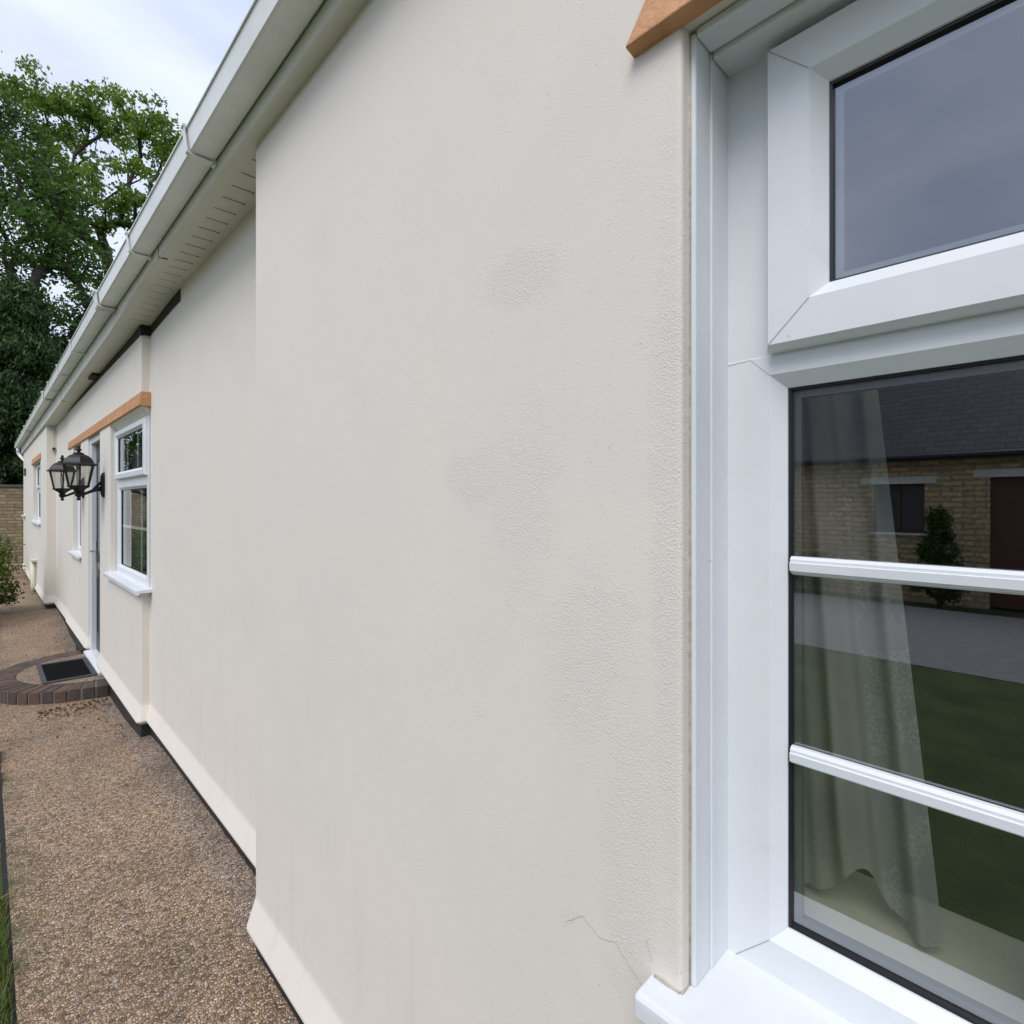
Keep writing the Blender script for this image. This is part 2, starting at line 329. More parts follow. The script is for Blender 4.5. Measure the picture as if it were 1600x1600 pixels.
# ------------------------------------------------------------------ ground
def gz(y):                                            # the path dips a little in front of the door
    return -.07*(smoothstep(4.0, 5.3, y)-smoothstep(8.6, 10.6, y))
def strip(name, x0, x1, y0, y1, dz, m, ny=60, nx=1):
    mb = MB(); ys = [y0+(y1-y0)*i/ny for i in range(ny+1)]; xs = [x0+(x1-x0)*i/nx for i in range(nx+1)]
    vs = [(x, y, gz(y)+dz) for y in ys for x in xs]; fs = []
    for j in range(ny):
        for i in range(nx): a = j*(nx+1)+i; fs.append((a, a+1, a+nx+2, a+nx+1))
    mb.add(vs, fs); o = obj(name, mb, m, smooth=True); tag(o, kind='structure'); return o
strip('path', .075, .93, -5, 19.4, 0, M['aggregate'], 200, 1)
strip('lawn', -5.0, .058, -8, 19.4, -.012, M['lawn'], 120, 8)
strip('driveway', -8.7, -4.996, -30, 40, -.008, M['asphalt'], 40, 1)
mb = MB(); mb.add([(-600, -600, -.13), (600, -600, -.13), (600, 600, -.13), (-600, 600, -.13)], [(0, 1, 2, 3)]); tag(obj('ground', mb, M['lawn']), kind='structure')
mb = MB()
for i in range(48):
    y0 = -5+i*.5; mb.box(.058, .075, y0, y0+.497, gz(y0)-.06, gz(y0)-.002+random.uniform(-.003, .004))
tag(obj('path_edging', mb, M['timber']), 'thin dark timber edging between the lawn and the aggregate path', 'edging')

# ------------------------------------------------------------------ cottage
SOF = 2.865
def soff(y): return SOF-.055*smoothstep(3.6, 5.0, y)-.055*smoothstep(4.8, 10.5, y)
house = thing('cottage', 'long low cream rendered cottage with white gutter and terracotta lintels', 'house', (0, 0, 0))
plan = [(.70, -4.0), (.70, 2.05), (.841, 2.05), (.841, 4.52), (.785, 4.52), (.785, 9.0), (.797, 9.0), (.797, 10.8), (.68, 10.8), (.68, 17.3), (7.5, 17.3)]
# openings: y0,y1,z0,z1,depth
OP = {'w1': (-1.25, .3885, .90, 2.267, .90), 'w2': (4.52, 5.816, .985, 2.27, .90), 'dr': (6.376, 7.207, -.2, 2.27, .93),
      'w3': (7.77, 8.53, .99, 2.27, .90), 'w4': (11.95, 13.8, 1.24, 2.31, .80)}
def cut(zc):
    ops = sorted([(o[0], o[1], o[4]) for o in OP.values() if o[2] < zc < o[3]])
    res = []; cur = []
    def xat(y, side):
        for (xa, ya), (xb, yb) in zip(plan[:-1], plan[1:]):
            if xa == xb and (ya < y < yb or (side < 0 and abs(y-yb) < 1e-6) or (side > 0 and abs(y-ya) < 1e-6)): return xa
        return .7
    for i, (x, y) in enumerate(plan[:-1]):
        inside = any(a+1e-6 < y < b-1e-6 for a, b, d in ops)
        # jog vertices exactly at an opening edge belong to the kept side only
        at0 = [o for o in ops if abs(y-o[0]) < 1e-6]
        if at0:
            if i == 0 or plan[i-1][0] == x: cur.append((x, y))   # arriving vertex kept
        elif not inside: cur.append((x, y))
        nx_, ny_ = plan[i+1]
        if nx_ != x: continue
        for a, b, d in ops:
            if y-1e-6 <= a < ny_-1e-6 and not (at0 and abs(a-y) < 1e-6 and False):
                if abs(a-y) > 1e-6: cur.append((x, a))
                cur.append((d, a)); res.append(cur); cur = [(d, b), (x, b)]
    cur.append(plan[-1]); res.append(cur); return res
def rounded(pl, r=.007):
    out = []
    for i, p in enumerate(pl):
        p = Vector(p)
        if i in (0, len(pl)-1): out.append((p, None)); continue
        a = (Vector(pl[i-1])-p); b = (Vector(pl[i+1])-p)
        if a.length < 1e-6 or b.length < 1e-6: continue
        rr = min(r, a.length*.4, b.length*.4); a.normalize(); b.normalize()
        for t in (0, .33, .67, 1):
            q = (p+a*rr)*(1-t)**2+p*2*t*(1-t)+(p+b*rr)*t**2; out.append((q, None))
    return [q for q, _ in out]
def normals2(pl):
    ns = []
    for i in range(len(pl)):
        t1 = (pl[i]-pl[i-1]).normalized() if i else None; t2 = (pl[i+1]-pl[i]).normalized() if i < len(pl)-1 else None
        t1 = t1 or t2; t2 = t2 or t1; n1 = Vector((-t1.y, t1.x)); n2 = Vector((-t2.y, t2.x)); n = n1+n2
        n = n.normalized() if n.length > 1e-6 else n1; ns.append(n/max(n.dot(n1), .35))
    return ns
wall = MB()
def sweep(mb, pl, rows, mi=0):                      # rows = [(z or fn, outward offset)]
    pl = rounded(pl); ns = normals2(pl); n = len(pl); vs = []; fs = []
    for z, off in rows:
        for p, q in zip(pl, ns): vs.append((p.x+q.x*off, p.y+q.y*off, z(p.y) if callable(z) else z))
    for i in range(len(rows)-1):
        for k in range(n-1): fs.append((i*n+k, i*n+k+1, (i+1)*n+k+1, (i+1)*n+k))
    mb.add(vs, fs, mi)
levels = sorted({.30, 2.90} | {o[2] for o in OP.values() if o[2] > .3} | {o[3] for o in OP.values()})
flare = [(.062, 0), (.080, .020), (.084, .0275), (.090, .0295), (.098, .029), (.185, .0035), (.195, .0012), (.21, .0002), (.30, 0)]
for pl in cut(.2): sweep(wall, pl, flare)
for a, b in zip(levels[:-1], levels[1:]):
    for pl in cut((a+b)/2): sweep(wall, pl, [(a, 0), (b, 0)])
def xr(y0, y1):
    return [(max(y0, ya), min(y1, yb), xa) for (xa, ya), (xb, yb) in zip(plan[:-1], plan[1:]) if xa == xb and max(y0, ya) < min(y1, yb)-1e-6]
for k, (y0, y1, z0, z1, d) in OP.items():
    for a, b, x in xr(y0, y1):
        wall.quad((x, a, z1), (x, b, z1), (d, b, z1), (d, a, z1))
        if k != 'dr': wall.quad((x, a, z0), (x, b, z0), (d, b, z0), (d, a, z0))
# rear and near walls
wall.quad((.70, -4, .06), (7.5, -4, .06), (7.5, -4, 2.9), (.70, -4, 2.9)); wall.quad((7.5, -4, .06), (7.5, 17.3, .06), (7.5, 17.3, 2.9), (7.5, -4, 2.9))
wo_ = obj('wall', wall, M['render'], house)
# hairline cracks by the near sill
def crack(pts, w=.0009):
    mb = MB()
    for (y, z), (y2, z2) in zip(pts[:-1], pts[1:]):
        n = 5
        for i in range(n):
            t0, t1 = i/n, (i+1)/n; a = (y+(y2-y)*t0, z+(z2-z)*t0); b = (y+(y2-y)*t1, z+(z2-z)*t1)
            j = (random.uniform(-.0015, .0015), random.uniform(-.0015, .0015))
            a_ = a if i == 0 else last; b_ = (b[0]+j[0], b[1]+j[1]) if i < n-1 else b; last = b_
            ww = w*random.uniform(.5, 1.2)
            mb.add([(.6994, a_[0], a_[1]-ww), (.6994, b_[0], b_[1]-ww), (.6994, b_[0], b_[1]+ww), (.6994, a_[0], a_[1]+ww)], [(0, 1, 2, 3)])
    return mb
cm = mat('crack_shadow', (.45, .41, .36), .9)[0]
ck = crack([(.445, .885), (.47, .90), (.50, .925), (.53, .915), (.565, .93), (.60, .90), (.60, .88)], .0006); obj('crack', ck, cm, house)
ck = crack([(.435, .935), (.445, .955), (.44, .965)], .0007); obj('crack', ck, cm, house)

# black painted plinth under the bell cast
pb = MB()
def lower(y): return gz(y)-.1
for pl in cut(.05): sweep(pb, pl, [(lower, .0), (.064, 0)])
pb.box(.735, .80, 7.24, 7.72, -.2, .066)            # projecting block beside the step
pb.quad((.70, -4, .064), (.70, 2.05, .064), (.9, 2.05, .064), (.9, -4, .064))
obj('plinth', pb, M['black'], house)

# soffit, fascia, roof
sb = MB(); ys = [-4.2+i*.25 for i in range(88)]
for a, b in zip(ys[:-1], ys[1:]):
    sb.quad((.664, a, soff(a)), (.664, b, soff(b)), (.88, b, soff(b)), (.88, a, soff(a)))
y = -.52
while y < 10.2:
    z = soff(y)-.0012; x1 = .798 if y > 2.06 else .697
    if x1 > .71 :
        xe = min(x1, .80)
        sb.add([(.713, y-.0022, z), (xe, y-.0022, z), (xe, y+.0022, z), (.713, y+.0022, z)], [(0, 1, 2, 3)], 1)
        c = [(xe-.002+.0055*math.cos(q*math.pi/4), y+.0055*math.sin(q*math.pi/4), z-.0004) for q in range(8)]; sb.add(c, [tuple(range(8))], 1)
    y += .115
obj('soffit', sb, [M['soffit'], M['slot']], house)
fb = MB()
for a, b in zip(ys[:-1], ys[1:]):
    za, zb = soff(a), soff(b)
    fb.add([(.650, a, za+.001), (.650, b, zb+.001), (.650, b, 3.06), (.650, a, 3.06), (.666, a, za-.003), (.666, b, zb-.003), (.654, a, za-.003), (.654, b, zb-.003), (.666, a, 3.06), (.666, b, 3.06)],
           [(0, 1, 2, 3), (0, 6, 7, 1), (6, 4, 5, 7), (4, 8, 9, 5), (3, 2, 9, 8)])
for y in (3.3, 8.2, 13.2):                           # joint covers of the fascia board
    z = soff(y); fb.box(.6485, .69, y, y+.004, z-.005, z+.13, 1)
obj('fascia', fb, [M['soffit'], M['slot']], house)
rb = MB()
rb.add([(.56, -4.3, 3.0), (.56, 17.62, 3.0), (4.1, 17.62, 5.45), (4.1, -4.3, 5.45), (7.64, 17.62, 3.0), (7.64, -4.3, 3.0),
        (.60, -4.3, 2.985), (.60, 17.62, 2.985), (7.6, 17.62, 2.985), (7.6, -4.3, 2.985), (4.1, 17.62, 5.40), (4.1, -4.3, 5.40)],
       [(0, 1, 2, 3), (3, 2, 4, 5), (0, 6, 7, 1), (5, 4, 8, 9), (6, 11, 10, 7), (11, 9, 8, 10), (0, 3, 11, 6), (3, 5, 9, 11), (1, 7, 10, 2), (2, 10, 8, 4)])
obj('roof', rb, M['tile'], house)
for yy_ in (17.29, -3.99):
    gb = MB(); gb.add([(.72, yy_, 2.86), (7.5, yy_, 2.86), (4.1, yy_, 5.38)], [(0, 1, 2)]); obj('gable', gb, M['render'], house)
# square-section gutter
gut = MB(); t = .003
def gprof(e=0):
    return [(.648, 2.995+e), (.646-e*0, 2.919-e), (.640, 2.9135-e), (.566-e*.3, 2.9135-e), (.558-e, 2.918-e*.6), (.549-e, 2.985), (.5455-e, 2.996+e*.5)]
def gring(y0, y1, e, th, mi=0, mb=None):
    o = gprof(e); i = [(x+(th if x < .6 else -th*0), z+th) if n not in (0, 6) else (x+(th if n == 6 else -.0), z) for n, (x, z) in enumerate(o)]
    i[0] = (o[0][0]-th, o[0][1]); i[1] = (o[1][0]-th, o[1][1]+th)
    prof = o+i[::-1]; mb.prism_y(prof, y0, y1, mi)
gring(-4.3, 17.9, 0, .003, 0, gut)
gut.prism_y([(.5455, 2.990), (.5425, 2.992), (.5425, 2.9985), (.552, 2.9985), (.552, 2.9955), (.5455, 2.9955)], -4.3, 17.9)
gut.box(.5445, .648, 17.9, 17.905, 2.912, 2.998)
gutter = obj('gutter', gut, M['upvc_old'], house)
for y in (-2.2, -1.0, .1, 1.2, 2.33, 3.46, 6.1, 7.28, 8.39, 10.6, 11.7, 12.6, 14.5, 15.4, 16.2, 17.2):
    b = MB(); gring(y-.014, y+.014, .011, .003, 0, b); b.box(.531, .552, y-.014, y+.014, 2.998, 3.008); b.box(.636, .6495, y-.012, y+.012, 2.895, 2.917)
    obj('gutter_bracket', b, [M['upvc_old'], M['line']], gutter)
for y in (4.59, 9.2, 13.5):
    b = MB()
    for dy in (-.05, -.018, .018, .05): gring(y+dy-.008, y+dy+.008, .014, .003, 0, b)
    gring(y-.058, y+.058, .009, .003, 0, b); b.box(.527, .552, y-.055, y+.055, 2.998, 3.010)
    obj('gutter_union', b, M['upvc_old'], gutter)
b = MB(); b.tube([(.60, 17.75, 2.93), (.60, 17.75, 2.84), (.60, 17.75, 2.79), (.64, 17.62, 2.70), (.72, 17.44, 2.58), (.73, 17.40, 2.50), (.73, 17.40, .1)], .034, 12)
obj('downpipe', b, M['upvc_old'], house, smooth=True)

# dark timber showing above the recessed wall
tb = MB()
for i in range(4):
    a, b = 3.70+i*.2, 3.90+i*.2; za, zb = soff(a)-.001, soff(b)-.001
    tb.add([(.838, a, za-.072+.0025*i), (.838, b, zb-.0695+.0025*i), (.838, b, zb), (.838, a, za), (.87, a, za-.072+.0025*i), (.87, b, zb-.0695+.0025*i)], [(0, 1, 2, 3), (0, 4, 5, 1)])
yy = [4.5+i*.5 for i in range(10)]
for a, b in zip(yy[:-1], yy[1:]):
    za, zb = soff(a)-.001, soff(b)-.001; lo = 2.756
    tb.add([(.7805, a, lo), (.7805, b, lo), (.7805, b, max(zb, lo+.004)), (.7805, a, za), (.80, a, lo), (.80, b, lo)], [(0, 1, 2, 3), (0, 4, 5, 1)])
tb.add([(.7805, 4.5, 2.756), (.86, 4.5, 2.756), (.86, 4.5, soff(4.5)), (.7805, 4.5, soff(4.5))], [(0, 1, 2, 3)])
tb.box(.725, .79, 6.35, 6.62, 2.775, 2.80)
obj('wall_plate', tb, M['timber'], house)

# lintels (painted drip boards, proud at the foot)
def lintel(name, x, y0, y1, z0, z1, out=.022, sk=.02, uw=None):
    mb = MB(); o = out
    mb.add([(x-o, y0, z0), (x-o, y1, z0), (x-.004, y1-sk, z1), (x-.004, y0+sk*.2, z1), (x+.002, y0, z0-.004), (x+.002, y1, z0-.004), (x+.002, y1-sk, z1+.004), (x+.002, y0+sk*.2, z1+.004)],
           [(0, 1, 2, 3), (0, 4, 5, 1), (3, 2, 6, 7), (0, 3, 7, 4), (1, 5, 6, 2)])
    o = obj(name, mb, M['terra'], house); return fixn(o)
def lbev(o):
    b = o.modifiers.new('b', 'BEVEL'); b.width = .003; b.segments = 2; return o
lbev(lintel('lintel', .70, -1.35, .467, 2.265, 2.345, .024, .03))
lbev(lintel('lintel', .785, 4.497, 8.96, 2.270, 2.362, .014, .002))
b = MB(); b.box(.7855, .8405, 4.497, 4.5195, 2.267, 2.366); obj('lintel_end', b, M['terra'], house, bevel=.002)
lbev(lintel('lintel', .68, 11.80, 14.0, 2.31, 2.42, .02, .01))

# ------------------------------------------------------------------ windows
def mitres(mb, y0, y1, z0, z1, w0, w1, x, corners=(0, 1, 2, 3), t=.0004):
    for k in corners:
        sy, sz = ((1, 1), (-1, 1), (-1, -1), (1, -1))[k]; cy = y0 if sy > 0 else y1; cz = z0 if sz > 0 else z1
        a = (cy+sy*w0, cz+sz*w0); b = (cy+sy*w1, cz+sz*w1)
        mb.add([(x, a[0]-t, a[1]+t*sy*sz), (x, b[0]-t, b[1]+t*sy*sz), (x, b[0]+t, b[1]-t*sy*sz), (x, a[0]+t, a[1]-t*sy*sz)], [(0, 1, 2, 3)], 1)
def frame_prof(w, xf, bw=.019, bd=.017):
    return [(0, xf+.065), (0, xf+.001), (.001, xf), (w-bw, xf), (w, xf+bd), (w, xf+bd+.03)]
def light(parent, y0, y1, z0, z1, w, xf, sash=False, name='casement', bars=(), wt=None):
    fp = frame_prof(w, xf)[3:]
    if wt is not None: fp = [(a, b_, a-w+wt) for a, b_ in fp]
    mb = MB(); mb.ring(y0, y1, z0, z1, [(0, xf+.06), (-.0, xf+.012 if sash else xf+.001), (.006 if sash else .001, xf)]+fp)
    mitres(mb, y0, y1, z0, z1, .006 if sash else .001, w-.019, xf-.0005, (0, 1, 2, 3) if wt is None else (0, 1))
    if wt is not None:
        k = wt-.019; t = .0004
        for ys, yo in ((y0, 1), (y1, -1)):
            a = (ys+yo*(w-.019-k), z1-.001); b_ = (ys+yo*(w-.019), z1-k); x = xf-.0005
            mb.add([(x, a[0]-t, a[1]), (x, b_[0]-t, b_[1]), (x, b_[0]+t, b_[1]), (x, a[0]+t, a[1])], [(0, 1, 2, 3)], 1)
            mb.add([(x, ys+yo*.001, z1-.0042), (x, a[0], z1-.0012), (x, a[0], z1-.0018), (x, ys+yo*.001, z1-.0049)], [(0, 1, 2, 3)], 1)
        z1 = z1+w-wt
    f = obj(name, mb, [M['upvc'], M['line']], parent)
    gx = xf+.021; g = MB(); g.ring(y0+w-.001, y1-w+.001, z0+w-.001, z1-w+.001, [(-.002, gx-.001), (.0045, gx), (.0055, gx+.006), (.0055, gx+.012)])
    obj('gasket', g, M['gasket'], parent)
    s = MB(); s.ring(y0+w+.003, y1-w-.003, z0+w+.003, z1-w-.003, [(0, gx+.022), (0, gx+.010), (.011, gx+.010), (.011, gx+.022)]); obj('spacer_bar', s, M['spacer'], parent)
    p = MB(); e = w+.003; p.quad((gx+.006, y0+e, z0+e), (gx+.006, y0+e, z1-e), (gx+.006, y1-e, z1-e), (gx+.006, y1-e, z0+e)); obj('pane', p, M['glass'], parent)
    iy0, iy1, iz0, iz1 = y0+w, y1-w, z0+w, z1-w
    for kind, pos, hw in bars:
        b = MB()
        if kind == 'h': prof = [(gx+.004, pos-hw), (gx-.004, pos-hw+.0035), (gx-.0045, pos-hw*.55), (gx-.009, pos-hw*.5), (gx-.010, pos+hw*.35), (gx-.0075, pos+hw*.42), (gx-.0075, pos+hw*.7), (gx-.003, pos+hw), (gx+.004, pos+hw)]; b.prism_y(prof, iy0+.0045, iy1-.0045)
        elif kind == 'g': b.box(gx+.008, gx+.017, iy0, iy1, pos-hw, pos+hw)
        else: b.box(gx+.009, gx+.016, pos-hw, pos+hw, iz0, iz1)
        obj('glazing_bar', b, M['upvc'], parent)
    return f
def sill(parent, y0, y1, x0, x1, z, th=.03, r=.010):
    mb = MB(); prof = [(x1, z+.004), (x0+.010, z), (x0+.0035, z-.0015), (x0+.0005, z-.006), (x0, z-.012), (x0, z-th+.004), (x0+.003, z-th), (x0+.022, z-th), (x0+.024, z-th+.012), (x1, z-th+.012)]
    mb.prism_y(prof, y0, y1); s = obj('sill', mb, M['upvc'], parent); b = s.modifiers.new('b', 'BEVEL'); b.width = .004; b.segments = 3; b.limit_method = 'ANGLE'; b.angle_limit = R(50); return s

# window 1 (near, right)
XF = .82
w1 = MB(); w1.ring(-1.25, .3825, .901, 2.266, [(0, XF+.07), (0, XF+.001), (.001, XF), (.064, XF), (.064, XF+.05)])
w1.box(XF, XF+.06, -1.188, .318, 1.80, 1.828)       # transom
win1 = obj('window', w1, [M['upvc'], M['line']], house); tag(win1, 'large white casement window with a net curtain behind')
light(win1, -.11, .3825, .901, 1.812, .0855, XF-.001, False, 'fixed_light', (('h', 1.509, .0135), ('h', 1.237, .0135)), .047)
light(win1, -.60, -.112, .905, 1.812, .0815, XF-.001, False, 'fixed_light', (('h', 1.509, .0135), ('h', 1.237, .0135)), .047)
light(win1, -1.10, -.602, .905, 1.812, .0815, XF-.001, False, 'fixed_light', (('h', 1.509, .0135), ('h', 1.237, .0135)), .047)
light(win1, -.50, .3135, 1.814, 2.237, .078, XF-.028, True, 'top_sash')
light(win1, -1.23, -.505, 1.814, 2.237, .078, XF-.028, True, 'top_sash')
sill(win1, -1.35, .437, .655, XF+.02, .915, .034)
tr = MB(); tr.box(.722, .7655, .3795, .3884, .916, 2.262); tr.box(.767, .822, .3775, .3884, .916, 2.262)
tr.box(.722, .7655, -1.249, .379, 2.254, 2.2665); tr.box(.767, .822, -1.249, .377, 2.246, 2.2665)
o_ = obj('cover_strip', tr, M['upvc'], win1, bevel=.0035, seg=3)
# sealant bead / dirt line
sbd = MB(); sbd.tube([(.7215, .3878, .916+i*.09) for i in range(15)], [random.uniform(.0012, .0026) for _ in range(15)], 6); sbd.tube([(.70+i*.008, .3890, .9165) for i in range(9)], [random.uniform(.0012, .0028) for _ in range(9)], 6)
sbd.tube([(.6985, .391+i*.008, .9165-.0*i) for i in range(6)], [random.uniform(.0012, .0025) for _ in range(6)], 6)
obj('sealant', sbd, mat_noisy('old_sealant', (.52, .49, .43), (.3, .27, .22), .6, 90), win1, smooth=True)

# window 2
def win_simple(name_lab, y0, y1, z0, z1, xf, zt, bars_low, bars_top, sx0, sx1, sy0, sy1, sz):
    mb = MB(); mb.ring(y0, y1, z0, z1, [(0, xf+.07), (0, xf+.001), (.001, xf), (.045, xf), (.045, xf+.05)]); mb.box(xf, xf+.06, y0+.045, y1-.045, zt-.02, zt+.02)
    w = obj('window', mb, M['upvc'], house); tag(w, name_lab)
    light(w, y0+.002, y1-.002, z0+.002, zt-.006, .078, xf-.001, False, 'fixed_light', bars_low)
    light(w, y0+.035, y1-.035, zt+.004, z1-.015, .060, xf-.025, True, 'top_sash', bars_top)
    sill(w, sy0, sy1, sx0, sx1, sz, .036); return w
win_simple('white casement window with a slim sill between the lantern and plain wall', 4.535, 5.806, .99, 2.215, .835, 1.79,
           (('v', 4.96, .009), ('v', 5.37, .009), ('g', 1.40, .010)), (('v', 4.96, .008), ('v', 5.37, .008)), .745, .85, 4.46, 5.87, 1.0)
fl = MB(); fl.add([(.787, 4.525, 2.268), (.787, 5.814, 2.268), (.845, 5.814, 2.214), (.845, 4.525, 2.214)], [(0, 1, 2, 3)])
fl.add([(.787, 4.525, 2.268), (.845, 4.525, 2.214), (.845, 4.525, 2.268)], [(0, 1, 2)]); obj('head_reveal', fl, M['render'], house)
win_simple('narrow white window beyond the front door', 7.775, 8.525, .995, 2.26, .83, 1.79, (), (), .745, .85, 7.70, 8.62, 1.005)
win_simple('white window under a short terracotta lintel at the far end', 11.96, 13.79, 1.245, 2.30, .745, 1.85, (('v', 12.6, .03), ('v', 13.2, .03)), (('v', 12.6, .03), ('v', 13.2, .03)), .64, .76, 11.90, 13.86, 1.255)
# door
db = MB(); db.ring(6.38, 7.203, -.02, 2.262, [(0, .90), (0, .805), (.004, .802), (.055, .802), (.06, .812), (.06, .86)])
dfr = obj('door_frame', db, M['upvc'], house)
db = MB(); db.box(.85, .895, 6.44, 7.143, .075, 2.20)
for z0, z1 in ((.25, .85), (1.05, 2.05)):
    for y0, y1 in ((6.52, 6.76), (6.82, 7.06)):
        db.ring(y0, y1, z0, z1, [(0, .8495), (.004, .843), (.02, .843), (.03, .8495)])
door = obj('front_door', db, M['door_dark'], house); tag(door, 'dark glazed front door in a white frame')
g = MB(); g.quad((.8485, 6.55, 1.09), (.8485, 6.55, 2.01), (.8485, 6.73, 2.01), (.8485, 6.73, 1.09)); g.quad((.8485, 6.85, 1.09), (.8485, 6.85, 2.01), (.8485, 7.03, 2.01), (.8485, 7.03, 1.09)); obj('door_pane', g, M['glass'], door)
h = MB(); h.box(.84, .852, 7.075, 7.11, .98, 1.20); h.tube([(.845, 7.09, 1.10), (.80, 7.09, 1.10), (.795, 7.07, 1.10), (.795, 6.98, 1.10)], .008, 8); obj('handle', h, M['chrome'], door, smooth=False)
h = MB(); h.box(.838, .851, 6.66, 6.92, .93, .99); obj('letter_plate', h, M['chrome'], door, bevel=.003)
th = MB(); th.prism_y([(.86, .062), (.80, .062), (.757, .050), (.753, .042), (.753, .020), (.80, .018), (.86, .018)], 6.21, 7.24)
obj('threshold', th, M['upvc'], house, bevel=.002)

# rooms behind the glass
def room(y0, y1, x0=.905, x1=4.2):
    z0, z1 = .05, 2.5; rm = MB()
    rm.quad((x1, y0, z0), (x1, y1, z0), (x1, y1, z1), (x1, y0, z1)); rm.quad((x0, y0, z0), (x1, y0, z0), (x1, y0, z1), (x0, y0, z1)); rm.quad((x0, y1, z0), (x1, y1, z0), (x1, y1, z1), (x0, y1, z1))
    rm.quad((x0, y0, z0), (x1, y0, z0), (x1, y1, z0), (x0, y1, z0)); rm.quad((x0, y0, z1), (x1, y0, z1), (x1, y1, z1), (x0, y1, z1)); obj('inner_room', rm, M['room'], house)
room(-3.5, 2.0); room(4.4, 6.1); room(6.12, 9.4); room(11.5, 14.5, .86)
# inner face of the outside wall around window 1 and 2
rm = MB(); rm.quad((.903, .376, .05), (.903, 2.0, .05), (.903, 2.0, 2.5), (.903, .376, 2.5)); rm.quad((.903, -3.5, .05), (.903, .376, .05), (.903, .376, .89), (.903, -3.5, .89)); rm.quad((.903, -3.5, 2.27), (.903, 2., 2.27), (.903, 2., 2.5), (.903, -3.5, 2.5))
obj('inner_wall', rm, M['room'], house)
bd = MB(); bd.box(.875, 1.14, -1.3, .55, .91, .935); obj('window_board', bd, M['wood'], win1, bevel=.006)

# net curtain
cu = MB(); nu, nv = 90, 40; vs = []; fs = []
for j in range(nv+1):
    t = j/nv; z = 1.83-(1.83-.955)*t
    ye = .224-.082*t
    for i in range(nu+1):
        s = i/nu; y = .52+(ye-.52)*s; x = .985+.014*math.sin(s*24+.6*math.sin(t*2))+.008*math.sin(s*51+1)+.02*t*s
        zz = z
        if t > .88: zz += (t-.88)/.12*.07*math.exp(-((s-.73)/.085)**2)
        vs.append((x, y, zz))
for j in range(nv):
    for i in range(nu):
        a = j*(nu+1)+i; fs.append((a, a+1, a+nu+2, a+nu+1))
cu.add(vs, fs); k = nu*nv
cu.m = [1 if (f % nu) > nu*.80 else 0 for f in range(k)]
o = obj('net_curtain', cu, [M['net'], M['lace']], smooth=True); tag(o, 'pale net curtain with lace edge hanging inside the large near window', 'curtain')
# vertical pale blind in window 2
vb = thing('vertical_blind', 'pale vertical blind drawn back inside the window beside the lantern', 'blind', (0, 0, 0))
for i in range(7):
    b = MB(); y = 5.72-i*.055; b.add([(.93, y, 1.05), (.975, y+.035, 1.05), (.975, y+.035, 2.18), (.93, y, 2.18)], [(0, 1, 2, 3)]); obj('slat', b, M['net'], vb)

# ------------------------------------------------------------------ door step and mat
stp = thing('door_step', 'half-round old brick step filled with aggregate in front of the front door', 'step', (.785, 6.62, gz(6.6)))
nb = 26
BR = [mat_noisy('step_brick_tone', tuple(c*.6 for c in q), q, .88, 22, bscale=70, bdist=.006) for q in ((.09, .065, .05), (.12, .08, .06), (.08, .065, .055), (.13, .078, .06))]
for i in range(nb):
    a0 = math.pi/2+math.pi*i/nb+.008; a1 = math.pi/2+math.pi*(i+1)/nb-.008
    b = MB(); ri, ro = .575+random.uniform(-.006, .006), .785+random.uniform(-.008, .008); zt = .104+random.uniform(-.004, .004)
    P = [(r*math.cos(a), r*math.sin(a)) for r, a in ((ri, a0), (ro, a0), (ro, a1), (ri, a1))]
    b.add([(x, y, -.05) for x, y in P]+[(x, y, zt) for x, y in P], [(0, 3, 2, 1), (4, 5, 6, 7), (0, 1, 5, 4), (1, 2, 6, 5), (2, 3, 7, 6), (3, 0, 4, 7)])
    obj('step_brick', b, BR[random.randrange(4)], stp, bevel=.008, seg=3)
b = MB(); n = 40; c = [(.777*math.cos(math.pi/2+math.pi*i/n), .777*math.sin(math.pi/2+math.pi*i/n)) for i in range(n+1)]
b.add([(x, y, -.05) for x, y in c]+[(x, y, .095) for x, y in c], [(i, i+1, n+2+i, n+1+i) for i in range(n)]+[tuple(range(n+1, 2*n+2))]); obj('mortar_bed', b, M['mortar'], stp)
b = MB(); c = [(.575*math.cos(math.pi/2+math.pi*i/n), .575*math.sin(math.pi/2+math.pi*i/n)) for i in range(n+1)]
b.add([(x+.785, y+6.62, .101) for x, y in c], [tuple(range(n+1))]); o = obj('infill', b, M['aggregate'], stp); o.location = (-.785, -6.62, 0)
mt = thing('doormat', 'black rubber doormat with raised border lying on the brick step', 'doormat', (.56, 6.58, gz(6.6)+.101))
b = MB(); b.box(-.19, .18, -.37, .37, .001, .008)
x = -.155
while x < .15:
    b.box(x, x+.006, -.335, .335, .008, .0125); x += .013
obj('rubber_sheet', b, M['rubber'], mt)
b = MB()
def ringz(y0, y1, x0, x1, w, z0, z1):
    b.box(x0, x1, y0, y0+w, z0, z1); b.box(x0, x1, y1-w, y1, z0, z1); b.box(x0, x0+w, y0+w, y1-w, z0, z1); b.box(x1-w, x1, y0+w, y1-w, z0, z1)
ringz(-.375, .375, -.195, .185, .035, .0, .015); obj('border', b, mat_noisy('grey_rubber', (.04, .045, .05), (.06, .065, .07), .7, 30), mt, bevel=.003)

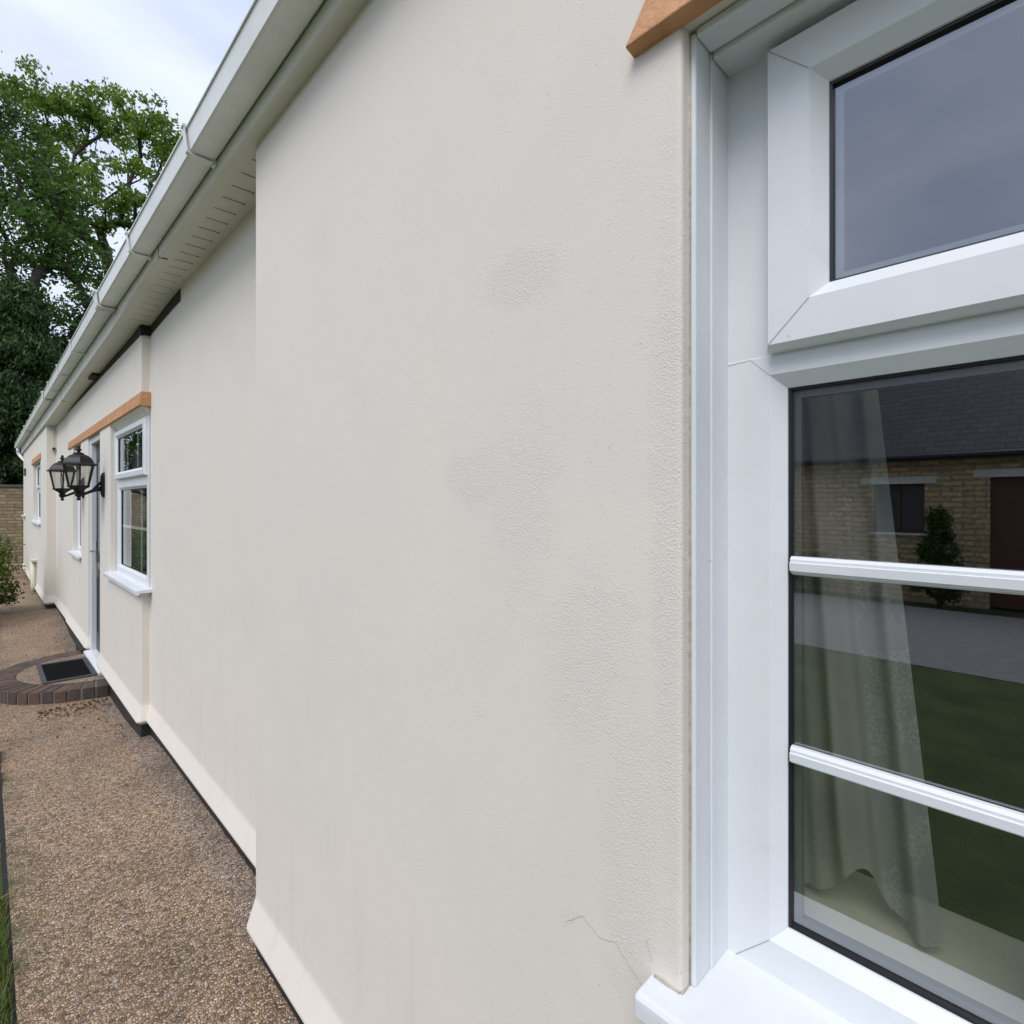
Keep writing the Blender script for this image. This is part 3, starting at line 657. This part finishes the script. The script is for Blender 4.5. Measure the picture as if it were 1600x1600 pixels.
# ------------------------------------------------------------------ wall lanterns
def lantern(y, label):
    t = thing('wall_lantern', label, 'lantern', (.785, y, 1.757), 'matching lanterns either side of the front door')
    b = MB()                                          # back plate (elongated octagon, domed)
    pr = [(-.045, -.08), (-.03, -.112), (.03, -.112), (.045, -.08), (.045, .08), (.03, .112), (-.03, .112), (-.045, .08)]
    b.add([(-.002, u, v) for u, v in pr]+[(-.014, u*.95, v*.97) for u, v in pr]+[(-.026, u*.55, v*.72) for u, v in pr],
          [(i, (i+1) % 8, (i+1) % 8+8, i+8) for i in range(8)]+[(i+8, (i+1) % 8+8, (i+1) % 8+16, i+16) for i in range(8)]+[tuple(range(16, 24))])
    obj('back_plate', b, M['iron'], t, bevel=.002)
    b = MB(); pts = [(-.02, 0, -.035), (-.06, 0, -.042), (-.10, 0, -.062), (-.14, 0, -.082), (-.175, 0, -.092), (-.185, 0, -.09)]
    b.tube(pts, [.024, .018, .013, .012, .012, .012], 10); b.tube([(-.02, 0, .02), (-.045, 0, .0), (-.07, 0, -.03), (-.09, 0, -.055)], [.016, .012, .009, .008], 8)
    obj('arm', b, M['iron'], t, smooth=True)
    cx, cz = -.182, 0
    b = MB(); b.lathe([(.004, -.140), (.014, -.136), (.018, -.128), (.012, -.120), (.010, -.112), (.022, -.102), (.026, -.095), (.030, -.075), (.022, -.066), (.034, -.052), (.058, -.034), (.078, -.022), (.083, -.016), (.083, -.010), (.079, -.008)], 12, (cx, 0, cz)); obj('base_cup', b, M['iron'], t, smooth=False)
    rot = math.pi/6
    b = MB(); b.lathe([(.074, -.008), (.112, .172)], 6, (cx, 0, cz), rot, cap=False); obj('glass_panel', b, M['lantern_glass'], t)
    for k in range(6):
        b = MB(); a = rot+k*math.pi/3; b.tube([(cx+.078*math.cos(a), .078*math.sin(a), -.010), (cx+.117*math.cos(a), .117*math.sin(a), .176)], .0062, 4); obj('glazing_rib', b, M['iron'], t)
    b = MB(); b.lathe([(.115, .166), (.146, .170), (.149, .176), (.140, .182), (.122, .190), (.113, .207), (.098, .232), (.076, .252), (.050, .264), (.032, .268)], 6, (cx, 0, cz), rot); obj('canopy', b, M['iron'], t, bevel=.002)
    b = MB(); b.lathe([(.036, .264), (.040, .270), (.036, .278), (.016, .283), (.011, .292), (.013, .298), (.024, .304), (.026, .309), (.015, .316), (.009, .322), (.014, .328), (.011, .336), (.002, .346)], 10, (cx, 0, cz)); obj('finial', b, M['iron'], t, smooth=True)
    b = MB(); b.lathe([(.013, -.008), (.013, .05), (.016, .055), (.020, .085), (.015, .115), (.004, .138)], 10, (cx, 0, cz)); obj('bulb', b, mat('milky_bulb', (.7, .7, .66), .3)[0], t, smooth=True)
    return t
lantern(6.12, 'nearer black six-sided coach lantern, on the pier between the casement window and the door')
lantern(7.50, 'farther black six-sided coach lantern, on the far side of the front door')

# ------------------------------------------------------------------ small wall fittings
t = thing('wall_box', 'cream painted box with a black sensor under the eaves in the wall corner', 'box', (.775, 10.795, 2.53))
b = MB(); b.box(-.038, .038, -.055, -.002, -.15, .16); obj('casing', b, M['cream'], t, bevel=.006)
b = MB(); b.lathe([(.020, 0), (.020, .014), (.012, .022)], 12); s = obj('sensor', b, M['gasket'], t); s.rotation_euler = (R(90), 0, 0); s.location = (-.010, -.054, -.125)
b = MB(); b.tube([(.045, -.006, .13), (.045, -.006, -.19), (.035, -.006, -.2)], .004, 6); obj('cable', b, M['timber'], t)
t = thing('waste_pipe', 'cream waste pipe with a hopper on the far wall below the window', 'pipe', (.68, 12.8, 0))
b = MB(); b.box(-.085, -.002, -.12, .12, .56, .60); obj('hopper', b, M['cream'], t, bevel=.006)
b = MB(); b.tube([(-.05, -.03, .57), (-.05, -.03, .15), (-.05, -.03, .03)], .036, 12); obj('pipe', b, M['cream'], t, smooth=True)
b = MB(); b.tube([(-.07, .16, .56), (-.07, .16, .20), (-.03, .16, .18)], .014, 8); obj('overflow', b, M['cream'], t, smooth=True)
t = thing('wall_vent', 'small dark louvred vent high on the far end of the wall', 'vent', (.68, 16.2, 2.27))
b = MB(); b.box(-.03, -.002, -.09, .09, -.08, .08); obj('housing', b, mat('brown_plastic', (.12, .08, .06), .6)[0], t, bevel=.006)
b = MB()
for i in range(4): b.box(-.04, -.028, -.08, .08, -.07+i*.037, -.055+i*.037)
obj('louvre', b, M['timber'], t)
t = thing('wall_shelf', 'tiny white ledge on the extreme far end of the wall', 'ledge', (.68, 16.7, 1.28))
b = MB(); b.box(-.06, -.002, -.25, .25, 0, .035); obj('ledge', b, M['upvc'], t, bevel=.004); b = MB(); b.box(-.04, -.002, -.2, .2, -.03, -.001); obj('support', b, M['upvc'], t)

# ------------------------------------------------------------------ garden wall at the end
t = thing('garden_wall', 'weathered buff brick garden wall with a flat coping at the end of the path', 'wall', (0, 19.8, 0))
b = MB(); b.box(-12, 9, 0, .25, -.2, 2.0); obj('brickwork', b, M['garden_wall'], t)
b = MB(); x = -12
while x < 9:
    b.box(x, x+.596, -.035, .285, 2.0+random.uniform(0, .006), 2.07+random.uniform(-.004, .004)); x += .6
obj('coping', b, mat_noisy('old_coping', (.16, .14, .11), (.09, .085, .07), .9, 9, bscale=40, bdist=.008), t, bevel=.01)

# ------------------------------------------------------------------ opposite house (seen mirrored in the glass)
t = thing('stone_cottage', 'buff stone cottage with slate roof across the drive, mirrored in the near window', 'house', (-10, 0, 0))
b = MB(); HY0, HY1 = -9, 5.2
def hw(y0, y1, z0, z1): b.quad((0, y0, z0), (0, y1, z0), (0, y1, z1), (0, y0, z1))
for y0, y1 in ((HY0, .10), (1.07, 1.91), (2.66, HY1)): hw(y0, y1, -.2, 2.5)
hw(.10, 1.07, 2.0, 2.5); hw(1.91, 2.66, 1.92, 2.5); hw(1.91, 2.66, -.2, 1.06)
for y, z0, z1 in ((.10, -.2, 2.0), (1.07, -.2, 2.0), (1.91, 1.06, 1.92), (2.66, 1.06, 1.92)): b.quad((0, y, z0), (-.2, y, z0), (-.2, y, z1), (0, y, z1))
b.quad((0, HY1, -.2), (-7, HY1, -.2), (-7, HY1, 2.5), (0, HY1, 2.5)); b.add([(0, HY1, 2.5), (-7, HY1, 2.5), (-3.5, HY1, 5.2)], [(0, 1, 2)]); b.quad((0, HY0, -.2), (-7, HY0, -.2), (-7, HY0, 2.5), (0, HY0, 2.5)); b.quad((-7, HY0, -.2), (-7, HY1, -.2), (-7, HY1, 2.5), (-7, HY0, 2.5))
obj('wall', b, M['stone_house'], t)
b = MB(); b.add([(.25, HY0-.2, 2.38), (.25, HY1+.2, 2.38), (-3.5, HY1+.2, 5.4), (-3.5, HY0-.2, 5.4), (-7.25, HY0-.2, 2.38), (-7.25, HY1+.2, 2.38)], [(0, 1, 2, 3), (3, 2, 5, 4)]); obj('roof', b, M['slate'], t)
b = MB(); b.tube([(.28, HY0, 2.36), (.28, HY1, 2.36)], .055, 8); obj('gutter', b, M['gasket'], t)
for y0, y1 in ((-.1, 1.27), (1.75, 2.85)):
    b = MB(); b.box(-.05, .02, y0, y1, 1.925 if y0 > 1 else 2.0, 2.05 if y0 > 1 else 2.13); obj('lintel', b, mat_noisy('pale_stone', (.85, .86, .78), (.72, .74, .66), .8, 5), t)
b = MB(); b.box(-.05, .05, 1.85, 2.72, 1.02, 1.06); obj('sill', b, M['upvc'], t)
b = MB(); b.ring(1.91, 2.66, 1.06, 1.92, [(0, -.1), (.05, -.1), (.05, -.13)]); b.box(-.13, -.1, 2.26, 2.31, 1.1, 1.88); wf = obj('window', b, mat('brown_frame', (.10, .055, .03), .5)[0], t)
b = MB(); b.quad((-.14, 1.95, 1.1), (-.14, 2.62, 1.1), (-.14, 2.62, 1.88), (-.14, 1.95, 1.88)); obj('pane', b, mat('dark_pane', (.05, .055, .065), .08)[0], wf)
b = MB(); b.box(-.18, -.12, .10, 1.07, -.1, 2.0); obj('door', b, mat_noisy('red_brown_door', (.11, .045, .028), (.15, .06, .035), .5, 5), t)

# ------------------------------------------------------------------ vegetation
def leaf_arrays(cent, n, spread, size, flat=.75, droop=0.0, asp=.55):
    """cent (k,3); n leaves each; returns verts, faces of rhombus leaves folded at the midrib"""
    k = len(cent); tot = k*n
    c = np.repeat(cent, n, 0)+rng.normal(0, 1, (tot, 3))*np.array([spread, spread, spread*flat])
    a = rng.normal(0, 1, (tot, 3)); a[:, 2] -= droop; a /= np.linalg.norm(a, axis=1)[:, None]
    b = rng.normal(0, 1, (tot, 3)); b -= (b*a).sum(1)[:, None]*a; b /= np.linalg.norm(b, axis=1)[:, None]
    s = size*rng.uniform(.6, 1.35, (tot, 1)); w = s*asp
    v = np.stack([c-a*s*.5, c+b*w*.5, c+a*s*.5, c-b*w*.5], 1).reshape(-1, 3)
    f = np.arange(tot*4).reshape(-1, 4); return v, f
def np_obj(name, v, f, m, parent=None):
    me = bpy.data.meshes.new(name); nf = len(f)
    me.vertices.add(len(v)); me.vertices.foreach_set('co', v.astype(np.float32).ravel())
    me.loops.add(nf*4); me.loops.foreach_set('vertex_index', f.astype(np.int32).ravel())
    me.polygons.add(nf); me.polygons.foreach_set('loop_start', np.arange(0, nf*4, 4, dtype=np.int32)); me.polygons.foreach_set('loop_total', np.full(nf, 4, dtype=np.int32))
    me.materials.append(m); me.update(calc_edges=True); me.validate()
    o = bpy.data.objects.new(name, me); C.objects.link(o)
    if parent: o.parent = parent
    return o
def skeleton(clusters, trunk, rtip=.012, k=.5, rmax=.4, step=.5):
    nodes = [np.array(p, float) for p in trunk]; par = [-1]+list(range(len(trunk)-1))
    order = np.argsort(np.linalg.norm(clusters-nodes[-1], axis=1)); tips = []
    for ci in order:
        c = clusters[ci]; A = np.array(nodes); dv = c-A; d = np.linalg.norm(dv, axis=1)
        cost = d+.9*np.maximum(0, np.linalg.norm(dv[:, :2], axis=1)-dv[:, 2])+np.where(dv[:, 2] < -.2, 1.0, 0)+np.where(np.arange(len(A)) < len(trunk)-3, 2.5, 0); j = int(np.argmin(cost))
        p = nodes[j]; n = max(1, int(np.linalg.norm(c-p)/step)); prev = j; side = rng.normal(0, .13*np.linalg.norm(c-p), 3)
        for i in range(1, n+1):
            s = i/n; q = p+(c-p)*s+side*math.sin(s*math.pi)+rng.normal(0, .04, 3); q[2] += .06*n*math.sin(s*math.pi)
            nodes.append(q); par.append(prev); prev = len(nodes)-1
        tips.append(prev)
    cnt = np.zeros(len(nodes))
    for tp in tips:
        j = tp
        while j >= 0: cnt[j] += 1; j = par[j]
    return nodes, par, np.minimum(rtip*np.power(np.maximum(cnt, 1), k), rmax)
def wood(nodes, par, rad, minr=0):
    mb = MB(); ch = {}
    for i, p in enumerate(par): ch.setdefault(p, []).append(i)
    st = [(0, None)]
    while st:
        i, pr = st.pop(); pts = [] if pr is None else [nodes[pr]]; rr = [] if pr is None else [min(rad[pr], rad[i]*1.25)]
        j = i
        while True:
            pts.append(nodes[j]); rr.append(rad[j]); cs = sorted(ch.get(j, []), key=lambda q: -rad[q])
            for o in cs[1:]: st.append((o, j))
            if not cs: break
            j = cs[0]
        if len(pts) > 1 and max(rr) >= minr: mb.tube([tuple(p) for p in pts], [float(x) for x in rr], 7 if max(rr) > .06 else 4, cap=False)
    return mb
def crown_pts(n, blobs):
    out = []; tot = sum(b[4] for b in blobs)
    for (x, y, z, r, w, *rz) in blobs:
        k = int(n*w/tot); v = rng.normal(0, 1, (k, 3)); v /= np.linalg.norm(v, axis=1)[:, None]; rr = rng.uniform(.35, 1, (k, 1))**.6*r
        v = v*rr; v[:, 2] *= rz[0] if rz else .75; out.append(v+np.array([x, y, z]))
    return np.concatenate(out)
def tree(name, label, cat, loc, blobs, n, nl, spread, size, leafm, trunk, group=None, rtip=.014, rmax=.35, flat=.6, asp=.6):
    t = thing(name, label, cat, loc, group); cl = crown_pts(n, blobs)
    nd, pa, ra = skeleton(cl, trunk, rtip, .5, rmax); obj('trunk', wood(nd, pa, ra), M['bark'], t, smooth=True)
    v, f = leaf_arrays(cl, nl, spread, size, flat, asp=asp); np_obj('crown', v, f, leafm, t); return t
def at(u, v, d):                                      # direction table used once to site far trees: image column -> place on the ground
    r = (u-800)/860*d; c, s = .7213, .6929; return (r*c+d*s, d*c-r*s, 1.6+(785-v)*d/860)
# broad oak
bx, by, _ = at(168, 400, 21)
def rel(u, v, d, r, w, rz=.75, b=(bx, by)):
    x, y, z = at(u, v, d); return (x-b[0], y-b[1], z, r, w, rz)
blobs = [rel(40, 140, 21, .95, 1), rel(75, 175, 21.5, 1.2, 1.4), rel(120, 150, 21, 1.0, 1.3), rel(165, 165, 21, 1.1, 1.2), rel(215, 170, 20.6, .95, 1), rel(250, 200, 20.6, .85, 1),
         rel(235, 240, 21.5, 1.1, 1.1), rel(150, 220, 22, 1.3, 1.2), rel(190, 280, 20, 1.1, .8), rel(110, 270, 20.5, 1.2, 1.4), rel(60, 250, 21, 1.3, 1.4), rel(130, 320, 19.8, 1.0, 1.3), rel(205, 325, 21, .9, 1.2), rel(80, 330, 20.5, 1.2, 1.4), rel(15, 130, 21, .5, .3), rel(45, 95, 21, .3, .15),
         rel(150, 450, 21, 1.0, .8), rel(270, 235, 20.6, .5, .3)]
tk = [(0, 0, 0), (.05, 0, 2.5), (0, .1, 5), (-.08, 0, 7.5), (0, 0, 9.3), (.1, 0, 10.3), (-.05, .1, 11.4)]
tree('oak_tree', 'tall airy oak with open limbs and bright green leaves, behind the far gutter', 'tree', (bx, by, -.13), blobs, 330, 56, .17, .15, M['oak_leaf'], tk, rtip=.0118, rmax=.25)
bx2, by2, _ = at(10, 400, 18.5)
bl = [rel(-10, 190, 18.5, 1.4, 1.2, b=(bx2, by2)), rel(30, 260, 18.5, 1.4, 1.4, b=(bx2, by2)), rel(70, 300, 18, 1.3, 1.2, b=(bx2, by2)), rel(-40, 300, 18, 2.0, 1.2, b=(bx2, by2)), rel(60, 370, 18, 1.5, 1.3, b=(bx2, by2)), rel(0, 400, 18, 1.8, 1.3, b=(bx2, by2)), rel(110, 400, 18.5, 1.0, .9, b=(bx2, by2)), rel(90, 470, 18.5, 1.3, 1, b=(bx2, by2)), rel(20, 500, 18, 1.6, 1, b=(bx2, by2))]
tree('broadleaf_tree', 'denser mid-green tree left of the oak, above the dark conifer', 'tree', (bx2, by2, -.13), bl, 300, 55, .27, .14, M['dark_leaf'], [(0, 0, 0), (0, 0, 3), (.1, .1, 6), (0, 0, 8)], rtip=.016)
# conifers with drooping sprays
def conifer(loc, H, rad, label, nbr=230, seed=3, z0=.5):
    rg = np.random.default_rng(seed); t = thing('conifer_tree', label, 'tree', loc, None)
    mb = MB(); mb.tube([(0, 0, 0), (0, 0, H*.5), (0, 0, H*.97)], [.22, .13, .02], 8); cs = []
    for i in range(nbr):
        s = rg.uniform(0, 1)**.8; z = z0+s*(H-z0); Lb = rad*(1-s)**.55*rg.uniform(.6, 1.1)+.15; a = rg.uniform(0, 2*math.pi)
        pts = []
        for k in range(6):
            q = k/5; pts.append((Lb*q*math.cos(a), Lb*q*math.sin(a), z+.25*Lb*q-.55*Lb*q*q))
        if Lb > .5: mb.tube(pts, [.03, .022, .018, .014, .01, .006], 4, cap=False)
        m = int(10+Lb*22)
        for k in range(m):
            q = rg.uniform(.25, 1.02); px = Lb*q*math.cos(a)+rg.normal(0, .10); py = Lb*q*math.sin(a)+rg.normal(0, .10); pz = z+.25*Lb*q-.55*Lb*q*q-abs(rg.normal(0, .10)); cs.append((px, py, pz))
    obj('trunk', mb, M['bark'], t); v, f = leaf_arrays(np.array(cs), 9, .075, .15, 1.6, 1.6, .30); np_obj('crown', v, f, M['conifer_leaf'], t); return t
x, y, _ = at(25, 500, 17.0); conifer((x, y, -.13), 8.6, 2.3, 'big dark drooping conifer filling the left edge behind the brick wall', 330, 5)
x, y, _ = at(118, 500, 19.5); conifer((x, y, -.13), 7.6, 2.2, 'dark conifer half hidden behind the gutter under the oak', 260, 9)
x, y, _ = at(-60, 500, 20); conifer((x, y, -.13), 9.5, 2.6, 'third dark conifer at the extreme left beyond the wall', 230, 12)
x, y, _ = at(60, 500, 24); conifer((x, y, -.13), 8.5, 3.2, 'farthest conifer, directly behind the biggest one', 260, 15)
# shrub leaning over the path from the left, and low bush further on
def shrub(name, label, loc, blobs, n, nl, size, leafm=None, spread=.05):
    t = thing(name, label, 'shrub', loc); cl = crown_pts(n, blobs)
    nd, pa, ra = skeleton(cl, [(0, 0, 0), (0, 0, .12), (0, 0, .25)], .003, .5, .02, .1); obj('stem', wood(nd, pa, ra), M['bark'], t)
    v, f = leaf_arrays(cl, nl, spread, size, .8); np_obj('foliage', v, f, leafm or M['shrub_leaf'], t); return t
shrub('shrub', 'yellow-green leafy shrub leaning over the far path at the left edge', (-.02, 10.6, 0), [(.0, 0, .75, .42, 1, 1), (-.3, .3, .6, .5, 1, 1), (-.2, -.6, .5, .42, 1, .9), (.10, .2, .35, .32, .5, .8)], 260, 34, .05)
shrub('low_shrub', 'low dark green shrub at the foot of the garden wall', (.1, 15.6, 0), [(-.2, 0, .35, .45, 1, .8), (-.7, .5, .5, .6, 1, .8)], 110, 24, .06, M['dark_leaf'])
# planting opposite, mirrored in the glass
gbl = [(0, 0, 4.6, 2.2, 1, .9), (.8, 1.0, 3.4, 1.9, 1, .8), (-.9, -.8, 3.3, 1.9, 1, .8), (.3, .4, 2.0, 1.9, 1, .8), (0, 0, 6.6, 1.6, .8, .9)]
tree('garden_tree', 'round green garden tree behind the brick wall, left of the conifers', 'tree', (-4.2, 23.5, -.1), gbl, 420, 55, .3, .17, M['oak_leaf'], [(0, 0, 0), (0, 0, 1), (0, 0, 2)], rtip=.01)
tree('garden_tree', 'farther darker garden tree behind the brick wall, well left of the conifers', 'tree', (-8.5, 27, -.1), gbl, 420, 55, .3, .17, M['dark_leaf'], [(0, 0, 0), (0, 0, 1), (0, 0, 2)], rtip=.01)
shrub('border_shrub', 'bushy shrub standing on the lawn before the brick wall, mirrored in the second window', (-1.9, 17.2, 0), [(0, 0, .7, .6, 1, 1), (.3, .7, .6, .5, 1, 1), (-.6, .3, .9, .7, 1, 1)], 190, 30, .06)
shrub('conical_shrub', 'upright dark conical shrub against the stone cottage, right of its window', (-9.3, 1.62, -.1), [(0, 0, .5, .38, 1.2, 1), (0, 0, .95, .28, 1, 1), (0, 0, 1.4, .16, .6, 1.2)], 150, 30, .06, M['dark_leaf'])
shrub('clipped_bush', 'low broad bush against the stone cottage wall beyond its window', (-9.3, 3.5, -.1), [(0, 0, .4, .5, 1, .8), (0, .7, .4, .5, 1, .8)], 120, 30, .06, M['oak_leaf'])

# grass beside the path, litter and straw
def blades(n, xr_, yr_, hmin, hmax, w=.0032):
    x = rng.uniform(*xr_, n); y = yr_[0]+(yr_[1]-yr_[0])*rng.uniform(0, 1, n)**1.3; h = rng.uniform(hmin, hmax, n)
    keep = np.ones(n, bool); a = rng.uniform(0, 2*np.pi, n); lean = rng.uniform(.1, .8, n)*h
    z = np.array([gz(t) for t in y])-.012; dx, dy = np.cos(a), np.sin(a); px, py = -dy*w*.5, dx*w*.5
    V = []; 
    for t, ww in ((0, 1), (.5, .85)):
        V.append(np.stack([x+dx*lean*t*t-px*ww, y+dy*lean*t*t-py*ww, z+h*t], 1)); V.append(np.stack([x+dx*lean*t*t+px*ww, y+dy*lean*t*t+py*ww, z+h*t], 1))
    V.append(np.stack([x+dx*lean-px*.15, y+dy*lean-py*.15, z+h*.95], 1)); V.append(np.stack([x+dx*lean+px*.15, y+dy*lean+py*.15, z+h*.95], 1))
    v = np.stack(V, 1).reshape(-1, 3); i = np.arange(n)[:, None]*6
    f = np.concatenate([i+np.array([0, 1, 3, 2]), i+np.array([2, 3, 5, 4])], 0); return v, f
v1, f1 = blades(26000, (-.9, .055), (1.0, 9), .012, .045); v2, f2 = blades(900, (.02, .066), (1.8, 3.0), .03, .07); f2 = f2+len(v1)
g = np_obj('grass', np.concatenate([v1, v2]), np.concatenate([f1, f2]), M['grass']); tag(g, 'short green lawn grass along the left edge of the path', 'grass', kind='stuff')
n = 420; cen = np.stack([rng.uniform(.12, .74, n), rng.uniform(4.6, 9.5, n), np.zeros(n)], 1)
cen[:200, 1] = 5.78-np.abs(rng.normal(0, .16, 200)); cen[:200, 0] = rng.uniform(.3, .76, 200); cen[200:270, 0] = .74-np.abs(rng.normal(0, .05, 70))
ok = ((cen[:, 0]-.785)**2+(cen[:, 1]-6.62)**2) > .80**2; cen = cen[ok]; cen[:, 2] = [gz(y)+.006 for y in cen[:, 1]]
v, f = leaf_arrays(cen, 1, .002, .022, .3); v[:, 2] = np.maximum(v[:, 2], np.array([gz(y) for y in v[:, 1]])+.002)
tag(np_obj('leaf_litter', v, f, M['litter']), 'small dead leaves scattered on the path around the brick step', 'leaves', kind='stuff')
b = MB(); b.tube([(-.02, 2.92, .035), (.08, 3.0, .03), (.17, 3.1, .012), (.22, 3.2, .006)], [.0016, .0014, .0012, .0008], 5); tag(obj('straw_stalk', b, M['straw']), 'single dry straw stalk lying over the left edge of the path', 'straw')
